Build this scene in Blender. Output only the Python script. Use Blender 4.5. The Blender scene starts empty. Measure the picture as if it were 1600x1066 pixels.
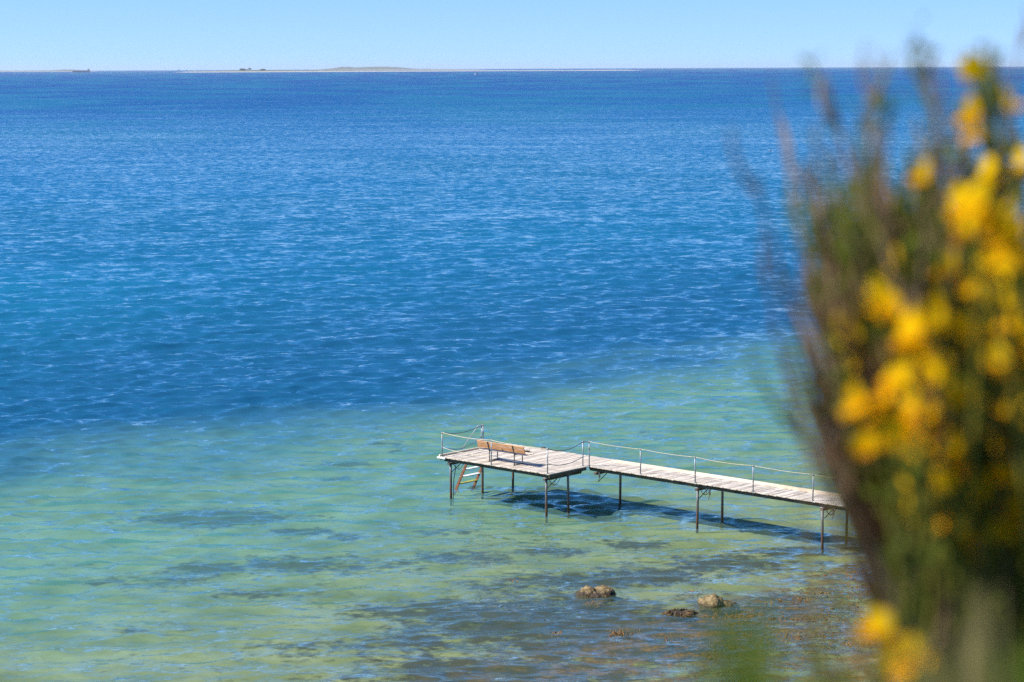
import bpy, bmesh, math, random
import numpy as np
from mathutils import Vector, Matrix, Euler
R = math.radians
random.seed(7)
rng = np.random.default_rng(11)
S = bpy.context.scene
COL = S.collection

# ------------------------------------------------------------------ camera, sky, sun, exposure
CAM_H = 17.6
cd = bpy.data.cameras.new("camera")
cam = bpy.data.objects.new("camera", cd); COL.objects.link(cam)
cd.sensor_width = 36.0
cd.lens = 76.5
cd.clip_start = 0.05
cd.clip_end = 200000
PITCH = 7.15
cam.matrix_world = Matrix.Translation((0, 0, CAM_H)) @ Matrix.Rotation(R(90 - PITCH), 4, 'X') @ Matrix.Rotation(R(-0.25), 4, 'Z')
cd.dof.use_dof = True
cd.dof.focus_distance = 86.0
cd.dof.aperture_fstop = 4.6
S.camera = cam

SUN_EL = 44.0
SUN_AZ = math.atan2(-0.99, -0.14)          # towards the sun: left, slightly behind the viewer
W = bpy.data.worlds.new("World"); S.world = W; W.use_nodes = True
wn = W.node_tree.nodes; wl = W.node_tree.links
sky = wn.new("ShaderNodeTexSky"); sky.sky_type = 'NISHITA'; sky.sun_disc = False
sky.sun_elevation = R(SUN_EL); sky.sun_rotation = SUN_AZ
sky.altitude = 0; sky.air_density = 1.0; sky.dust_density = 0.05; sky.ozone_density = 4.0
bg = wn['Background']; bg.inputs['Strength'].default_value = 0.109
# look the sky up a little above the true direction (clean sea air: no yellow horizon), then cool it slightly
tc_ = wn.new('ShaderNodeTexCoord'); ad_ = wn.new('ShaderNodeVectorMath'); ad_.operation = 'MULTIPLY_ADD'
ad_.inputs[1].default_value = (1, 1, 0.9); ad_.inputs[2].default_value = (0, 0, 0.085)
wl.new(tc_.outputs['Generated'], ad_.inputs[0])
no_ = wn.new('ShaderNodeVectorMath'); no_.operation = 'NORMALIZE'; wl.new(ad_.outputs[0], no_.inputs[0]); wl.new(no_.outputs[0], sky.inputs['Vector'])
mx_ = wn.new('ShaderNodeMix'); mx_.data_type = 'RGBA'; mx_.blend_type = 'MULTIPLY'; mx_.inputs[0].default_value = 1.0
mx_.inputs[7].default_value = (0.73, 0.82, 1.05, 1); wl.new(sky.outputs[0], mx_.inputs[6])
# clear spring sky: pale only along the horizon, quickly deepening to blue above it
nz_ = wn.new('ShaderNodeVectorMath'); nz_.operation = 'NORMALIZE'; wl.new(tc_.outputs['Generated'], nz_.inputs[0])
sz_ = wn.new('ShaderNodeSeparateXYZ'); wl.new(nz_.outputs[0], sz_.inputs[0])
rp_ = wn.new('ShaderNodeValToRGB'); wl.new(sz_.outputs['Z'], rp_.inputs[0])
for e_, (p_, c_) in zip([rp_.color_ramp.elements[0], rp_.color_ramp.elements[1], rp_.color_ramp.elements.new(.5), rp_.color_ramp.elements.new(.6)],
                        [(0.0, (1, 1, 1, 1)), (0.045, (0.575, 0.81, 0.97, 1)), (0.14, (0.42, 0.83, 0.95, 1)), (0.35, (0.30, 0.74, 0.92, 1))]):
    e_.position = p_; e_.color = c_
mz_ = wn.new('ShaderNodeMix'); mz_.data_type = 'RGBA'; mz_.blend_type = 'MULTIPLY'; mz_.inputs[0].default_value = 1.0
wl.new(mx_.outputs[2], mz_.inputs[6]); wl.new(rp_.outputs[0], mz_.inputs[7]); wl.new(mz_.outputs[2], bg.inputs['Color'])

sd = bpy.data.lights.new("sun", 'SUN'); sun = bpy.data.objects.new("sun", sd); COL.objects.link(sun)
sd.energy = 5.0; sd.angle = R(0.5); sd.color = (1.0, 0.95, 0.87)
sv = Vector((math.sin(SUN_AZ) * math.cos(R(SUN_EL)), math.cos(SUN_AZ) * math.cos(R(SUN_EL)), math.sin(R(SUN_EL))))
sun.rotation_euler = sv.to_track_quat('Z', 'Y').to_euler()
sun.location = (-60, -10, 60)
S.view_settings.view_transform = 'Standard'; S.view_settings.look = 'None'
S.view_settings.exposure = 0.75; S.view_settings.gamma = 1.0
S.cycles.use_denoising = False        # the fine grain of unfiltered samples keeps the ripples crisp
S.cycles.max_bounces = 8; S.cycles.transparent_max_bounces = 12
S.cycles.caustics_reflective = False; S.cycles.caustics_refractive = False

# ------------------------------------------------------------------ helpers
def tag(o, label=None, cat=None, group=None, kind=None):
    if label: o['label'] = label
    if cat: o['category'] = cat
    if group: o['group'] = group
    if kind: o['kind'] = kind
    return o

def empty(name, loc, rz=0.0):
    o = bpy.data.objects.new(name, None); COL.objects.link(o)
    o.location = loc; o.rotation_euler = (0, 0, rz); o.empty_display_size = 0.2
    return o

class MB:
    """collects simple shapes, builds them as one mesh object"""
    def __init__(s): s.v = []; s.f = []
    def add(s, vs, fs):
        n = len(s.v); s.v.extend([tuple(map(float, p)) for p in vs]); s.f.extend([tuple(i + n for i in f) for f in fs])
    def box(s, x0, x1, y0, y1, z0, z1, m=None, bev=0.0):
        if bev > 0:
            vs = []
            for (z, b) in ((z0, bev), (z0 + bev, 0), (z1 - bev, 0), (z1, bev)):
                vs += [(x0 + b, y0 + b, z), (x1 - b, y0 + b, z), (x1 - b, y1 - b, z), (x0 + b, y1 - b, z)]
            fs = [(3, 2, 1, 0), (12, 13, 14, 15)]
            for k in range(3):
                for i in range(4):
                    j = (i + 1) % 4
                    fs.append((k * 4 + i, k * 4 + j, k * 4 + 4 + j, k * 4 + 4 + i))
        else:
            vs = [(x0, y0, z0), (x1, y0, z0), (x1, y1, z0), (x0, y1, z0), (x0, y0, z1), (x1, y0, z1), (x1, y1, z1), (x0, y1, z1)]
            fs = [(3, 2, 1, 0), (4, 5, 6, 7), (0, 1, 5, 4), (1, 2, 6, 5), (2, 3, 7, 6), (3, 0, 4, 7)]
        if m is not None: vs = [m @ Vector(p) for p in vs]
        s.add(vs, fs)
    def tube(s, pts, rad, n=8, cap=True):
        pts = [Vector(p) for p in pts]
        rr = rad if isinstance(rad, (list, tuple)) else [rad] * len(pts)
        vs = []; fs = []; ref = None
        for i, p in enumerate(pts):
            t = (pts[min(i + 1, len(pts) - 1)] - pts[max(i - 1, 0)]).normalized()
            if ref is None:
                ref = Vector((0, 0, 1)) if abs(t.z) < 0.9 else Vector((1, 0, 0))
            u = (ref - t * ref.dot(t)).normalized(); w = t.cross(u); ref = u
            for k in range(n):
                a = 2 * math.pi * k / n
                vs.append(p + (u * math.cos(a) + w * math.sin(a)) * rr[i])
        for i in range(len(pts) - 1):
            for k in range(n):
                k2 = (k + 1) % n
                fs.append((i * n + k, i * n + k2, (i + 1) * n + k2, (i + 1) * n + k))
        if cap:
            fs.append(tuple(range(n - 1, -1, -1))); m = (len(pts) - 1) * n; fs.append(tuple(m + k for k in range(n)))
        s.add(vs, fs)
    def build(s, name, mat, parent=None, smooth=False):
        me = bpy.data.meshes.new(name); me.from_pydata(s.v, [], s.f); me.update()
        if smooth: me.polygons.foreach_set('use_smooth', [True] * len(me.polygons))
        o = bpy.data.objects.new(name, me); COL.objects.link(o)
        if mat: me.materials.append(mat)
        if parent: o.parent = parent
        return o

def np_mesh(name, V, F, mat=None, smooth=True, attrs=None, kind=None, parent=None):
    me = bpy.data.meshes.new(name)
    V = np.asarray(V, np.float32); F = np.asarray(F, np.int32); k = F.shape[1]
    me.vertices.add(len(V)); me.vertices.foreach_set('co', V.ravel())
    me.loops.add(F.size); me.loops.foreach_set('vertex_index', F.ravel())
    me.polygons.add(len(F)); me.polygons.foreach_set('loop_start', np.arange(0, F.size, k, dtype=np.int32))
    me.polygons.foreach_set('use_smooth', np.full(len(F), smooth))
    me.update(calc_edges=True)
    for n, a in (attrs or {}).items():
        at = me.attributes.new(n, 'FLOAT', 'POINT'); at.data.foreach_set('value', np.asarray(a, np.float32))
    o = bpy.data.objects.new(name, me); COL.objects.link(o)
    if mat: me.materials.append(mat)
    if kind: o['kind'] = kind
    if parent: o.parent = parent
    return o

def grid_faces(nr, nc):
    i = np.arange(nr - 1)[:, None] * nc + np.arange(nc - 1)[None, :]
    return np.stack([i, i + 1, i + nc + 1, i + nc], -1).reshape(-1, 4)

_perm = rng.permutation(4096); _val = rng.random(4096)
def vnoise(x, y):
    xi = np.floor(x).astype(np.int64); yi = np.floor(y).astype(np.int64); fx = x - xi; fy = y - yi
    fx = fx * fx * (3 - 2 * fx); fy = fy * fy * (3 - 2 * fy)
    def h(i, j): return _val[_perm[(_perm[i & 4095] + j) & 4095]]
    a = h(xi, yi); b = h(xi + 1, yi); c = h(xi, yi + 1); d = h(xi + 1, yi + 1)
    return (a * (1 - fx) + b * fx) * (1 - fy) + (c * (1 - fx) + d * fx) * fy
def fbm(x, y, o=4):
    s = 0; a = 0.5; t = 0
    for k in range(o):
        s = s + a * vnoise(x * 2 ** k + 13.7 * k, y * 2 ** k + 5.1 * k); t += a; a *= 0.5
    return s / t
def sstep(a, b, x):
    t = np.clip((x - a) / (b - a), 0, 1); return t * t * (3 - 2 * t)

# nodes
class NT:
    def __init__(s, name):
        s.m = bpy.data.materials.new(name); s.m.use_nodes = True
        s.t = s.m.node_tree; s.t.nodes.clear()
        s.out = s.t.nodes.new('ShaderNodeOutputMaterial')
    def n(s, typ, **kw):
        nd = s.t.nodes.new(typ)
        for k, v in kw.items():
            if k == 'inp':
                for kk, vv in v.items():
                    if isinstance(vv, bpy.types.NodeSocket): s.t.links.new(vv, nd.inputs[kk])
                    else: nd.inputs[kk].default_value = vv
            else: setattr(nd, k, v)
        return nd
    def math(s, op, a, b=0.0, c=None, clamp=False):
        nd = s.n('ShaderNodeMath', operation=op, use_clamp=clamp)
        for i, x in enumerate((a, b, c)):
            if x is None: continue
            if isinstance(x, bpy.types.NodeSocket): s.t.links.new(x, nd.inputs[i])
            else: nd.inputs[i].default_value = x
        return nd.outputs[0]
    def mix(s, fac, a, b):
        nd = s.n('ShaderNodeMix', data_type='RGBA')
        for i, x in ((0, fac), (6, a), (7, b)):
            if isinstance(x, bpy.types.NodeSocket): s.t.links.new(x, nd.inputs[i])
            else: nd.inputs[i].default_value = x if i == 0 else (*x, 1)
        return nd.outputs[2]
    def noise(s, scale, detail=3, rough=0.55, vec=None, dim='3D', dist=0.0):
        nd = s.n('ShaderNodeTexNoise', noise_dimensions=dim)
        nd.inputs['Scale'].default_value = scale; nd.inputs['Detail'].default_value = detail
        nd.inputs['Roughness'].default_value = rough; nd.inputs['Distortion'].default_value = dist
        if vec is not None: s.t.links.new(vec, nd.inputs['Vector'])
        return nd
    def attr(s, name): return s.n('ShaderNodeAttribute', attribute_name=name).outputs['Fac']
    def ramp(s, fac, stops):
        nd = s.n('ShaderNodeValToRGB'); s.t.links.new(fac, nd.inputs[0]); cr = nd.color_ramp
        while len(cr.elements) < len(stops): cr.elements.new(0.5)
        for e, (p, c) in zip(cr.elements, stops):
            e.position = p; e.color = (*c, 1) if isinstance(c, tuple) else (c, c, c, 1)
        return nd.outputs[0]
    def map_range(s, v, a, b, c=0.0, d=1.0):
        nd = s.n('ShaderNodeMapRange', inp={0: v, 1: a, 2: b, 3: c, 4: d}); return nd.outputs[0]
    def done(s, shader):
        s.t.links.new(shader, s.out.inputs['Surface']); return s.m
    def coords(s, which='Object', scale=(1, 1, 1)):
        tc = s.n('ShaderNodeTexCoord')
        mp = s.n('ShaderNodeMapping'); mp.inputs['Scale'].default_value = scale
        s.t.links.new(tc.outputs[which], mp.inputs['Vector']); return mp.outputs[0]
    def position(s):
        return s.n('ShaderNodeNewGeometry').outputs['Position']

def principled(name, stops, scale=3.0, rough=0.8, detail=5, which='Object', cscale=(1, 1, 1), island=0.0, metallic=0.0, bump=0.0, spec=0.3):
    t = NT(name); co = t.coords(which, cscale)
    nz = t.noise(scale, detail, 0.6, co)
    fac = nz.outputs['Fac']
    if island > 0:
        g = t.n('ShaderNodeNewGeometry')
        fac = t.math('ADD', fac, t.math('MULTIPLY', t.math('SUBTRACT', g.outputs['Random Per Island'], 0.5), island))
    c = t.ramp(fac, stops)
    p = t.n('ShaderNodeBsdfPrincipled', inp={'Base Color': c, 'Roughness': rough, 'Metallic': metallic, 'Specular IOR Level': spec})
    if bump > 0:
        b = t.n('ShaderNodeBump', inp={'Strength': 0.6, 'Distance': bump, 'Height': nz.outputs['Fac']})
        t.t.links.new(b.outputs[0], p.inputs['Normal'])
    return t.done(p.outputs[0])

# ------------------------------------------------------------------ shore frame: a runs along the jetty towards land, b across it
L0 = np.array([-2.913, 88.13]); E1 = np.array([0.7386, -0.6742]); E2 = np.array([0.6742, 0.7386])
JANG = math.atan2(E1[1], E1[0])
def to_ab(X, Y):
    dx = X - L0[0]; dy = Y - L0[1]
    return dx * E1[0] + dy * E1[1], dx * E2[0] + dy * E2[1]
F_PX = 3400.0
def ground_at(u, v, z=0.0):                 # photo pixel -> place on a level
    x = u - 800; y = v - 533
    c, s = math.cos(R(0.25)), math.sin(R(0.25)); x, y = c * x - s * y, s * x + c * y
    p = R(PITCH); d = (x, F_PX * math.cos(p) - y * math.sin(p), -F_PX * math.sin(p) - y * math.cos(p))
    t = (z - CAM_H) / d[2]
    return d[0] * t, d[1] * t, z
def at_depth(u, v, Y):                      # photo pixel -> point at distance Y in front of the camera
    x, y, z = ground_at(u, v, CAM_H - 1.0) if v > 106.6 else ground_at(u, v, CAM_H + 1.0)
    k = Y / y
    return Vector((x * k, Y, CAM_H + (z - CAM_H) * k))

# ------------------------------------------------------------------ terrain: sea bed, beach, cliff, plateau in one sheet
def terrain_z(X, Y):
    a, b = to_ab(X, Y)
    a = a + 2.5 * (fbm(b * 0.05 + 9, b * 0 + 3, 3) - 0.5) * 2
    bed = -0.12 - 0.10 * sstep(27, 20, a) - 0.05 * sstep(12, -6, a)
    bed = np.where(a < -22, bed - 0.14 * (-22 - a), bed)
    bed = np.maximum(bed, -7.0)
    beach = -0.12 + 0.10 * (a - 27)
    cliff = 0.9 + (a - 37) * 0.70
    z = np.where(a < 27, bed, np.where(a < 37, beach, cliff))
    # the cliff top ends just in front of the viewer
    z = np.where(Y > 2.7, np.minimum(z, np.maximum(16.45 - 0.72 * (Y - 2.7), np.clip(0.9 + 0.05 * (a - 37), 0.9, 2.5))), z)
    top = 15.95 + 0.5 * sstep(0.35, 0.8, Y) + 0.15 * (fbm(X * 0.4, Y * 0.4, 3) - 0.5)
    z = np.where(a > 37, np.minimum(z, top), z)
    z = z + np.where(a > 36, 0.5, 0.03) * (fbm(X * 0.6, Y * 0.6, 4) - 0.5) * np.where(z > 14, 0.2, 1.0)
    return z
xs = np.concatenate([-np.geomspace(40000, 80, 24), np.arange(-60, 60.1, 0.5), np.geomspace(80, 40000, 24)])
ys = np.concatenate([-np.geomspace(3000, 30, 10), np.arange(-20, 170.1, 0.5), np.geomspace(180, 44000, 26)])
GX, GY = np.meshgrid(xs, ys); TX, TY = GX.ravel(), GY.ravel()
TZ = terrain_z(TX, TY)
# eelgrass patches on the bed: photo pixel, half sizes in pixels, strength
patches = [(850, 965, 240, 40, .95), (1060, 985, 160, 40, .9), (640, 1000, 150, 26, .6), (1000, 900, 120, 18, .7), (335, 806, 120, 14, 1.0), (470, 828, 60, 8, .7), (545, 838, 45, 8, .5), (540, 722, 38, 5, .85), (600, 690, 40, 5, .5), (530, 745, 20, 4, .8),
           (620, 702, 14, 3, .6), (330, 885, 70, 14, .75), (480, 880, 170, 16, .6), (260, 905, 70, 12, .55), (420, 925, 150, 14, .45), (720, 870, 110, 14, .55),
           (560, 1010, 200, 22, .45), (1000, 850, 90, 9, .5), (860, 860, 60, 9, .6), (930, 905, 150, 16, .8), (800, 915, 110, 14, .6),
           (700, 950, 200, 24, .6), (900, 965, 220, 26, .85), (1150, 880, 160, 20, .6), (1250, 860, 90, 10, .7), (1000, 1010, 300, 30, .8), (1200, 950, 200, 30, .6), (1350, 900, 120, 30, .5),
           (800, 1050, 300, 30, .75), (1075, 664, 10, 3, .9), (1010, 672, 8, 3, .7), (1243, 660, 9, 3, .9), (1130, 650, 10, 2, .6), (150, 905, 90, 10, .4), (640, 780, 40, 5, .3), (100, 880, 80, 6, .3), (250, 980, 120, 10, .35), (690, 830, 70, 8, .45)]
weed = np.zeros(len(TX))
for (u, v, ru, rv, st) in patches:
    z0 = -0.17
    cx, cy, _ = ground_at(u, v, z0); x1, _, _ = ground_at(u + ru, v, z0); _, y1, _ = ground_at(u, v - rv, z0)
    d = ((TX - cx) / (x1 - cx)) ** 2 + ((TY - cy) / (y1 - cy)) ** 2
    weed = np.maximum(weed, st * np.exp(-d * 1.1))
ta, tb = to_ab(TX, TY)
weed = np.maximum(weed, sstep(-26, -34, ta))
t = NT('sea bed and cliff'); pos = t.position()
sepp = t.n('ShaderNodeSeparateXYZ', inp={0: pos})
wv = t.attr('weed'); shv = t.attr('shore')
n1 = t.noise(0.35, 6, 0.62, pos); n2 = t.noise(1.6, 5, 0.65, pos); n3 = t.noise(7.0, 4, 0.6, pos)
sand = t.ramp(n1.outputs['Fac'], [(0.30, (0.15, 0.17, 0.055)), (0.47, (0.28, 0.28, 0.13)), (0.65, (0.42, 0.40, 0.25))])
sand = t.mix(t.math('MULTIPLY', t.map_range(n3.outputs['Fac'], 0.4, 0.7), 0.35), sand, (0.17, 0.18, 0.07))
wm = t.math('ADD', wv, t.math('MULTIPLY', t.math('SUBTRACT', n2.outputs['Fac'], 0.5), 1.5))
wm = t.math('ADD', wm, t.math('MULTIPLY', t.math('SUBTRACT', n1.outputs['Fac'], 0.5), 0.7))
wm = t.map_range(wm, 0.22, 0.50)
weedc = t.ramp(n2.outputs['Fac'], [(0.35, (0.012, 0.016, 0.02)), (0.6, (0.05, 0.04, 0.03))])
bedc = t.mix(wm, sand, weedc)
n4 = t.noise(1.1, 6, 0.7, pos)
br = t.math('MULTIPLY', shv, t.map_range(n4.outputs['Fac'], 0.44, 0.56))
brc = t.ramp(n3.outputs['Fac'], [(0.35, (0.07, 0.03, 0.012)), (0.65, (0.30, 0.14, 0.03))])
bedc = t.mix(br, bedc, brc)
land = t.ramp(n2.outputs['Fac'], [(0.35, (0.035, 0.05, 0.015)), (0.6, (0.10, 0.11, 0.04))])
lc = t.map_range(sepp.outputs['Z'], 0.8, 1.6)
bch = t.map_range(sepp.outputs['Z'], 0.0, 0.2)
c = t.mix(bch, bedc, (0.42, 0.36, 0.26)); c = t.mix(lc, c, land)
p = t.n('ShaderNodeBsdfPrincipled', inp={'Base Color': c, 'Roughness': 0.95, 'Specular IOR Level': 0.1})
M_BED = t.done(p.outputs[0])
np_mesh('ground', np.stack([TX, TY, TZ], 1), grid_faces(len(ys), len(xs)), M_BED, True,
        {'weed': weed, 'shore': sstep(16.0, 21.5, ta) * sstep(9, -1, tb)}, 'structure')

# ------------------------------------------------------------------ sea: one sheet to the horizon, wave relief finest near the shore
rows = [30.0]
while rows[-1] < 44000:
    y = rows[-1]; d = max(0.085, 0.62 * y * y / 38300.0)
    if y < 58: d = 0.5
    rows.append(y + d)
rows = np.array(rows); cols = np.linspace(-0.36, 0.36, 860)
cols = np.concatenate([[-1.3, -0.9, -0.6, -0.45], cols, [0.45, 0.6, 0.9, 1.3]])
WY = np.repeat(rows[:, None], len(cols), 1); WX = rows[:, None] * cols[None, :]
dY = np.gradient(rows)[:, None] * np.ones_like(WX); dX = rows[:, None] * 0.00084 * np.ones_like(WX)
wa, wb = to_ab(WX, WY)
Hm = np.zeros_like(WX); Ox = np.zeros_like(WX); Oy = np.zeros_like(WX)
calm = 0.5 + 0.4 * sstep(22, 2, wa) + 0.1 * sstep(20, -40, wa)
gust = 0.65 + 0.7 * fbm(WX * 0.035 + 40, WY * 0.02 + 7, 3)
def comps(n, l0, l1, lp, slope, spread, mean):
    out = []
    for k in range(n):
        lam = l0 * (l1 / l0) ** ((k + rng.random()) / n)
        w_ = math.exp(-(math.log(lam / lp)) ** 2 / 0.9)
        out.append((lam, slope * (0.35 + w_) * lam / (2 * math.pi) * math.sqrt(2.0 / n), mean + rng.normal(0, spread), rng.random() * 6.283))
    return out
near = comps(72, 0.36, 2.8, 1.05, 0.29, 0.36, -1.44)
far = comps(30, 2.0, 10.0, 3.5, 0.075, 0.45, -1.42)
fade_far = sstep(10, -45, wa)
for (lam, amp, th, ph), isfar in [(c_, 0) for c_ in near] + [(c_, 1) for c_ in far]:
    kx, ky = math.cos(th) * 6.2832 / lam, math.sin(th) * 6.2832 / lam
    lim = np.maximum(np.abs(math.sin(th)) * dY, np.abs(math.cos(th)) * dX)
    g = sstep(0.42, 0.22, lim / lam)
    if isfar: A = amp * g * fade_far
    else: A = amp * g * calm * gust
    q = kx * WX + ky * WY + ph
    sn = np.sin(q); cn = np.cos(q)
    Hm += A * cn; Ox -= A * math.cos(th) * sn * 0.8; Oy -= A * math.sin(th) * sn * 0.8
# attributes of the water body
bw = wa + 10 * (fbm(wb * 0.03 + 3, wa * 0.05, 3) - 0.5) + 15 * (fbm(wb * 0.10 + 3, wa * 0.16, 4) - 0.5) + 0.10 * (wb - 20) * 0 - np.interp(wb, [-30, 0, 50, 120], [-20.5, -18.0, -13.5, -8.0])
deep = sstep(9, -12, bw)                       # 0 over the sandy shelf, 1 beyond its edge
band = sstep(3, -8, bw) * sstep(-75, -14, bw) # eelgrass belt along the edge
shal = sstep(-4, 20, wa)
streak = fbm(WX * 0.02 + 5, WY * 0.012, 4)
offs = np.clip(-bw / 1500.0, 0, 1)
V = np.stack([(WX + Ox).ravel(), (WY + Oy).ravel(), Hm.ravel()], 1)
t = NT('sea water'); pos = t.position()
mp = t.n('ShaderNodeMapping', inp={0: pos}); mp.inputs['Scale'].default_value = (0.50, 1.25, 1.0); mp.inputs['Rotation'].default_value = (0, 0, R(-8))
mp2 = t.n('ShaderNodeMapping', inp={0: pos}); mp2.inputs['Scale'].default_value = (0.75, 1.0, 1.0); mp2.inputs['Rotation'].default_value = (0, 0, R(-8))
dn, bn, sn_, stn, on = t.attr('deep'), t.attr('band'), t.attr('shal'), t.attr('streak'), t.attr('offs')
r1 = t.noise(3.4, 4, 0.62, mp.outputs[0]); r2 = t.noise(1.1, 4, 0.6, mp2.outputs[0]); r3 = t.noise(0.05, 3, 0.6, mp.outputs[0])
def sub(nz, amp):
    v = t.n('ShaderNodeVectorMath', operation='SUBTRACT', inp={0: nz.outputs['Color'], 1: (0.5, 0.5, 0.5)})
    w = t.n('ShaderNodeVectorMath', operation='MULTIPLY', inp={0: v.outputs[0]})
    if isinstance(amp, bpy.types.NodeSocket):
        cb = t.n('ShaderNodeCombineXYZ', inp={0: amp, 1: amp}); t.t.links.new(cb.outputs[0], w.inputs[1])
    else: w.inputs[1].default_value = (amp, amp, 0)
    return w.outputs[0]
def vadd(a_, b_): return t.n('ShaderNodeVectorMath', operation='ADD', inp={0: a_, 1: b_}).outputs[0]
geo = t.n('ShaderNodeNewGeometry')
amp2 = t.map_range(dn, 0.0, 1.0, 0.45, 1.1)
N = vadd(geo.outputs['Normal'], sub(r1, t.map_range(dn, 0.0, 1.0, 1.3, 0.7))); N = vadd(N, sub(r2, amp2))
N = vadd(N, sub(r3, t.math('MULTIPLY', dn, 0.25)))
tilt = t.n('ShaderNodeCombineXYZ', inp={1: t.math('MULTIPLY_ADD', t.attr('facing'), -0.20, t.math('MULTIPLY_ADD', dn, -0.045, 0.03))})
N = vadd(N, tilt.outputs[0])
N = t.n('ShaderNodeVectorMath', operation='NORMALIZE', inp={0: N}).outputs[0]
shallow_c = t.mix(sn_, (0.12, 0.30, 0.29), (0.15, 0.21, 0.12))
deep_c = t.ramp(on, [(0.0, (0.006, 0.145, 0.245)), (0.12, (0.005, 0.115, 0.24)), (0.5, (0.004, 0.07, 0.21)), (1.0, (0.004, 0.055, 0.20))])
deep_c = t.mix(t.map_range(stn, 0.40, 0.62), deep_c, (0.005, 0.11, 0.215))
deep_c = t.mix(t.math('MULTIPLY', bn, 0.55), deep_c, (0.010, 0.066, 0.15))
body = t.mix(dn, shallow_c, deep_c)
dif = t.n('ShaderNodeBsdfDiffuse', inp={'Color': body, 'Roughness': 0.0})
trc = t.mix(sn_, (0.72, 0.95, 0.90), (0.88, 0.94, 0.80))
tr = t.n('ShaderNodeBsdfTransparent', inp={'Color': trc})
turb = t.math('ADD', t.math('MULTIPLY', dn, 0.55), t.map_range(sn_, 0.0, 1.0, 0.36, 0.18), clamp=True)
bodys = t.n('ShaderNodeMixShader', inp={0: turb, 1: tr.outputs[0], 2: dif.outputs[0]})
fr = t.n('ShaderNodeFresnel', inp={'IOR': 1.333, 'Normal': N})
gl = t.n('ShaderNodeBsdfGlossy', inp={'Color': (1, 1, 1, 1), 'Roughness': 0.06, 'Normal': N})
# seen from below no total reflection: the light reaching the bed has been refracted steeper than its straight line
frf = t.n('ShaderNodeMix', data_type='FLOAT', inp={0: geo.outputs['Backfacing'], 2: fr.outputs[0], 3: 0.04})
ms = t.n('ShaderNodeMixShader', inp={0: frf.outputs[0], 1: bodys.outputs[0], 2: gl.outputs[0]})
M_SEA = t.done(ms.outputs[0])
facing = 0.4 * sstep(110, 330, WY) + 0.6 * sstep(250, 1200, WY)
sea = np_mesh('sea', V, grid_faces(*WX.shape), M_SEA, True,
        {'deep': deep.ravel(), 'band': band.ravel(), 'shal': shal.ravel(), 'streak': streak.ravel(), 'offs': offs.ravel(), 'facing': facing.ravel()}, 'structure')

# ------------------------------------------------------------------ far shore
def ridge(name, D, prof, depth, mat, shore=True):
    us = np.array([p[0] for p in prof], float); hs = np.array([p[1] for p in prof], float)
    uu = np.arange(us[0], us[-1] + .1, 1.5)
    h = np.interp(uu, us, hs) * (0.86 + 0.28 * fbm(uu * 0.11, uu * 0 + D * 0.001, 4)); h[0] = h[-1] = 0
    x = (uu - 800) / F_PX * D
    ring = [(0.0, 0.0), (0.03, 0.10), (0.12, 0.25), (0.3, 0.75), (0.5, 1.0), (0.75, 0.7), (1.0, 0.0)]
    V = np.concatenate([np.stack([x, np.full_like(x, D) + r * depth, h * k + (-0.5 if k == 0 else 0)], 1) for r, k in ring])
    return np_mesh(name, V, grid_faces(len(ring), len(x)), mat, True, None, 'structure')
t = NT('island land'); pos = t.position(); sp = t.n('ShaderNodeSeparateXYZ', inp={0: pos})
nz = t.noise(0.012, 5, 0.6, pos)
lc = t.ramp(nz.outputs['Fac'], [(0.35, (0.06, 0.08, 0.05)), (0.5, (0.12, 0.125, 0.08)), (0.65, (0.08, 0.10, 0.06))])
bc = t.mix(t.map_range(sp.outputs['Z'], 2.0, 5.5), (0.42, 0.41, 0.38), lc)
M_ISL = t.done(t.n('ShaderNodeBsdfPrincipled', inp={'Base Color': bc, 'Roughness': 0.95}).outputs[0])
ridge('island', 13000, [(272, 0), (285, 6), (310, 7), (345, 10), (380, 13), (420, 12), (470, 10), (560, 8), (640, 7), (740, 5), (800, 3.0), (905, 2.5), (930, 4), (990, 3), (1010, 0)], 900, M_ISL)
ridge('hills', 26000, [(470, 0), (505, 20), (525, 42), (550, 36), (580, 40), (610, 38), (640, 16), (700, 8), (760, 0)], 2500, M_ISL)
ridge('hills', 26000, [(-200, 10), (-60, 16), (0, 12), (50, 14), (75, 24), (92, 20), (104, 8), (112, 0)], 2500, M_ISL)

# ------------------------------------------------------------------ jetty
wood = principled('weathered deck planks', [(0.22, (0.29, 0.24, 0.185)), (0.5, (0.54, 0.465, 0.38)), (0.78, (0.70, 0.61, 0.51))], 2.2, 0.85, 6, 'Object', (6, 1.2, 6), 0.34, bump=0.004)
woodx = principled('pale edge boards', [(0.25, (0.50, 0.38, 0.24)), (0.5, (0.68, 0.55, 0.38)), (0.75, (0.78, 0.66, 0.48))], 2.2, 0.85, 6, 'Object', (1.2, 6, 6), 0.3, bump=0.004)
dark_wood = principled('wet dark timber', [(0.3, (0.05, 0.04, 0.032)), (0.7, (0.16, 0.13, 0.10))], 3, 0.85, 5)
bench_wood = principled('orange oiled bench planks', [(0.3, (0.30, 0.135, 0.055)), (0.5, (0.46, 0.22, 0.10)), (0.72, (0.60, 0.34, 0.18))], 2.5, 0.6, 6, 'Object', (1.5, 8, 8), 0.3)
seat_wood = principled('faded bench seat planks', [(0.3, (0.46, 0.33, 0.24)), (0.7, (0.70, 0.56, 0.44))], 2.5, 0.7, 6, 'Object', (1.5, 8, 8), 0.3)
galv = principled('galvanised pipe', [(0.3, (0.16, 0.18, 0.20)), (0.7, (0.36, 0.38, 0.40))], 6, 0.45, 4, metallic=0.4)
dark_metal = principled('dark bench iron', [(0.3, (0.025, 0.028, 0.03)), (0.7, (0.08, 0.085, 0.09))], 6, 0.5, 4)
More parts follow.
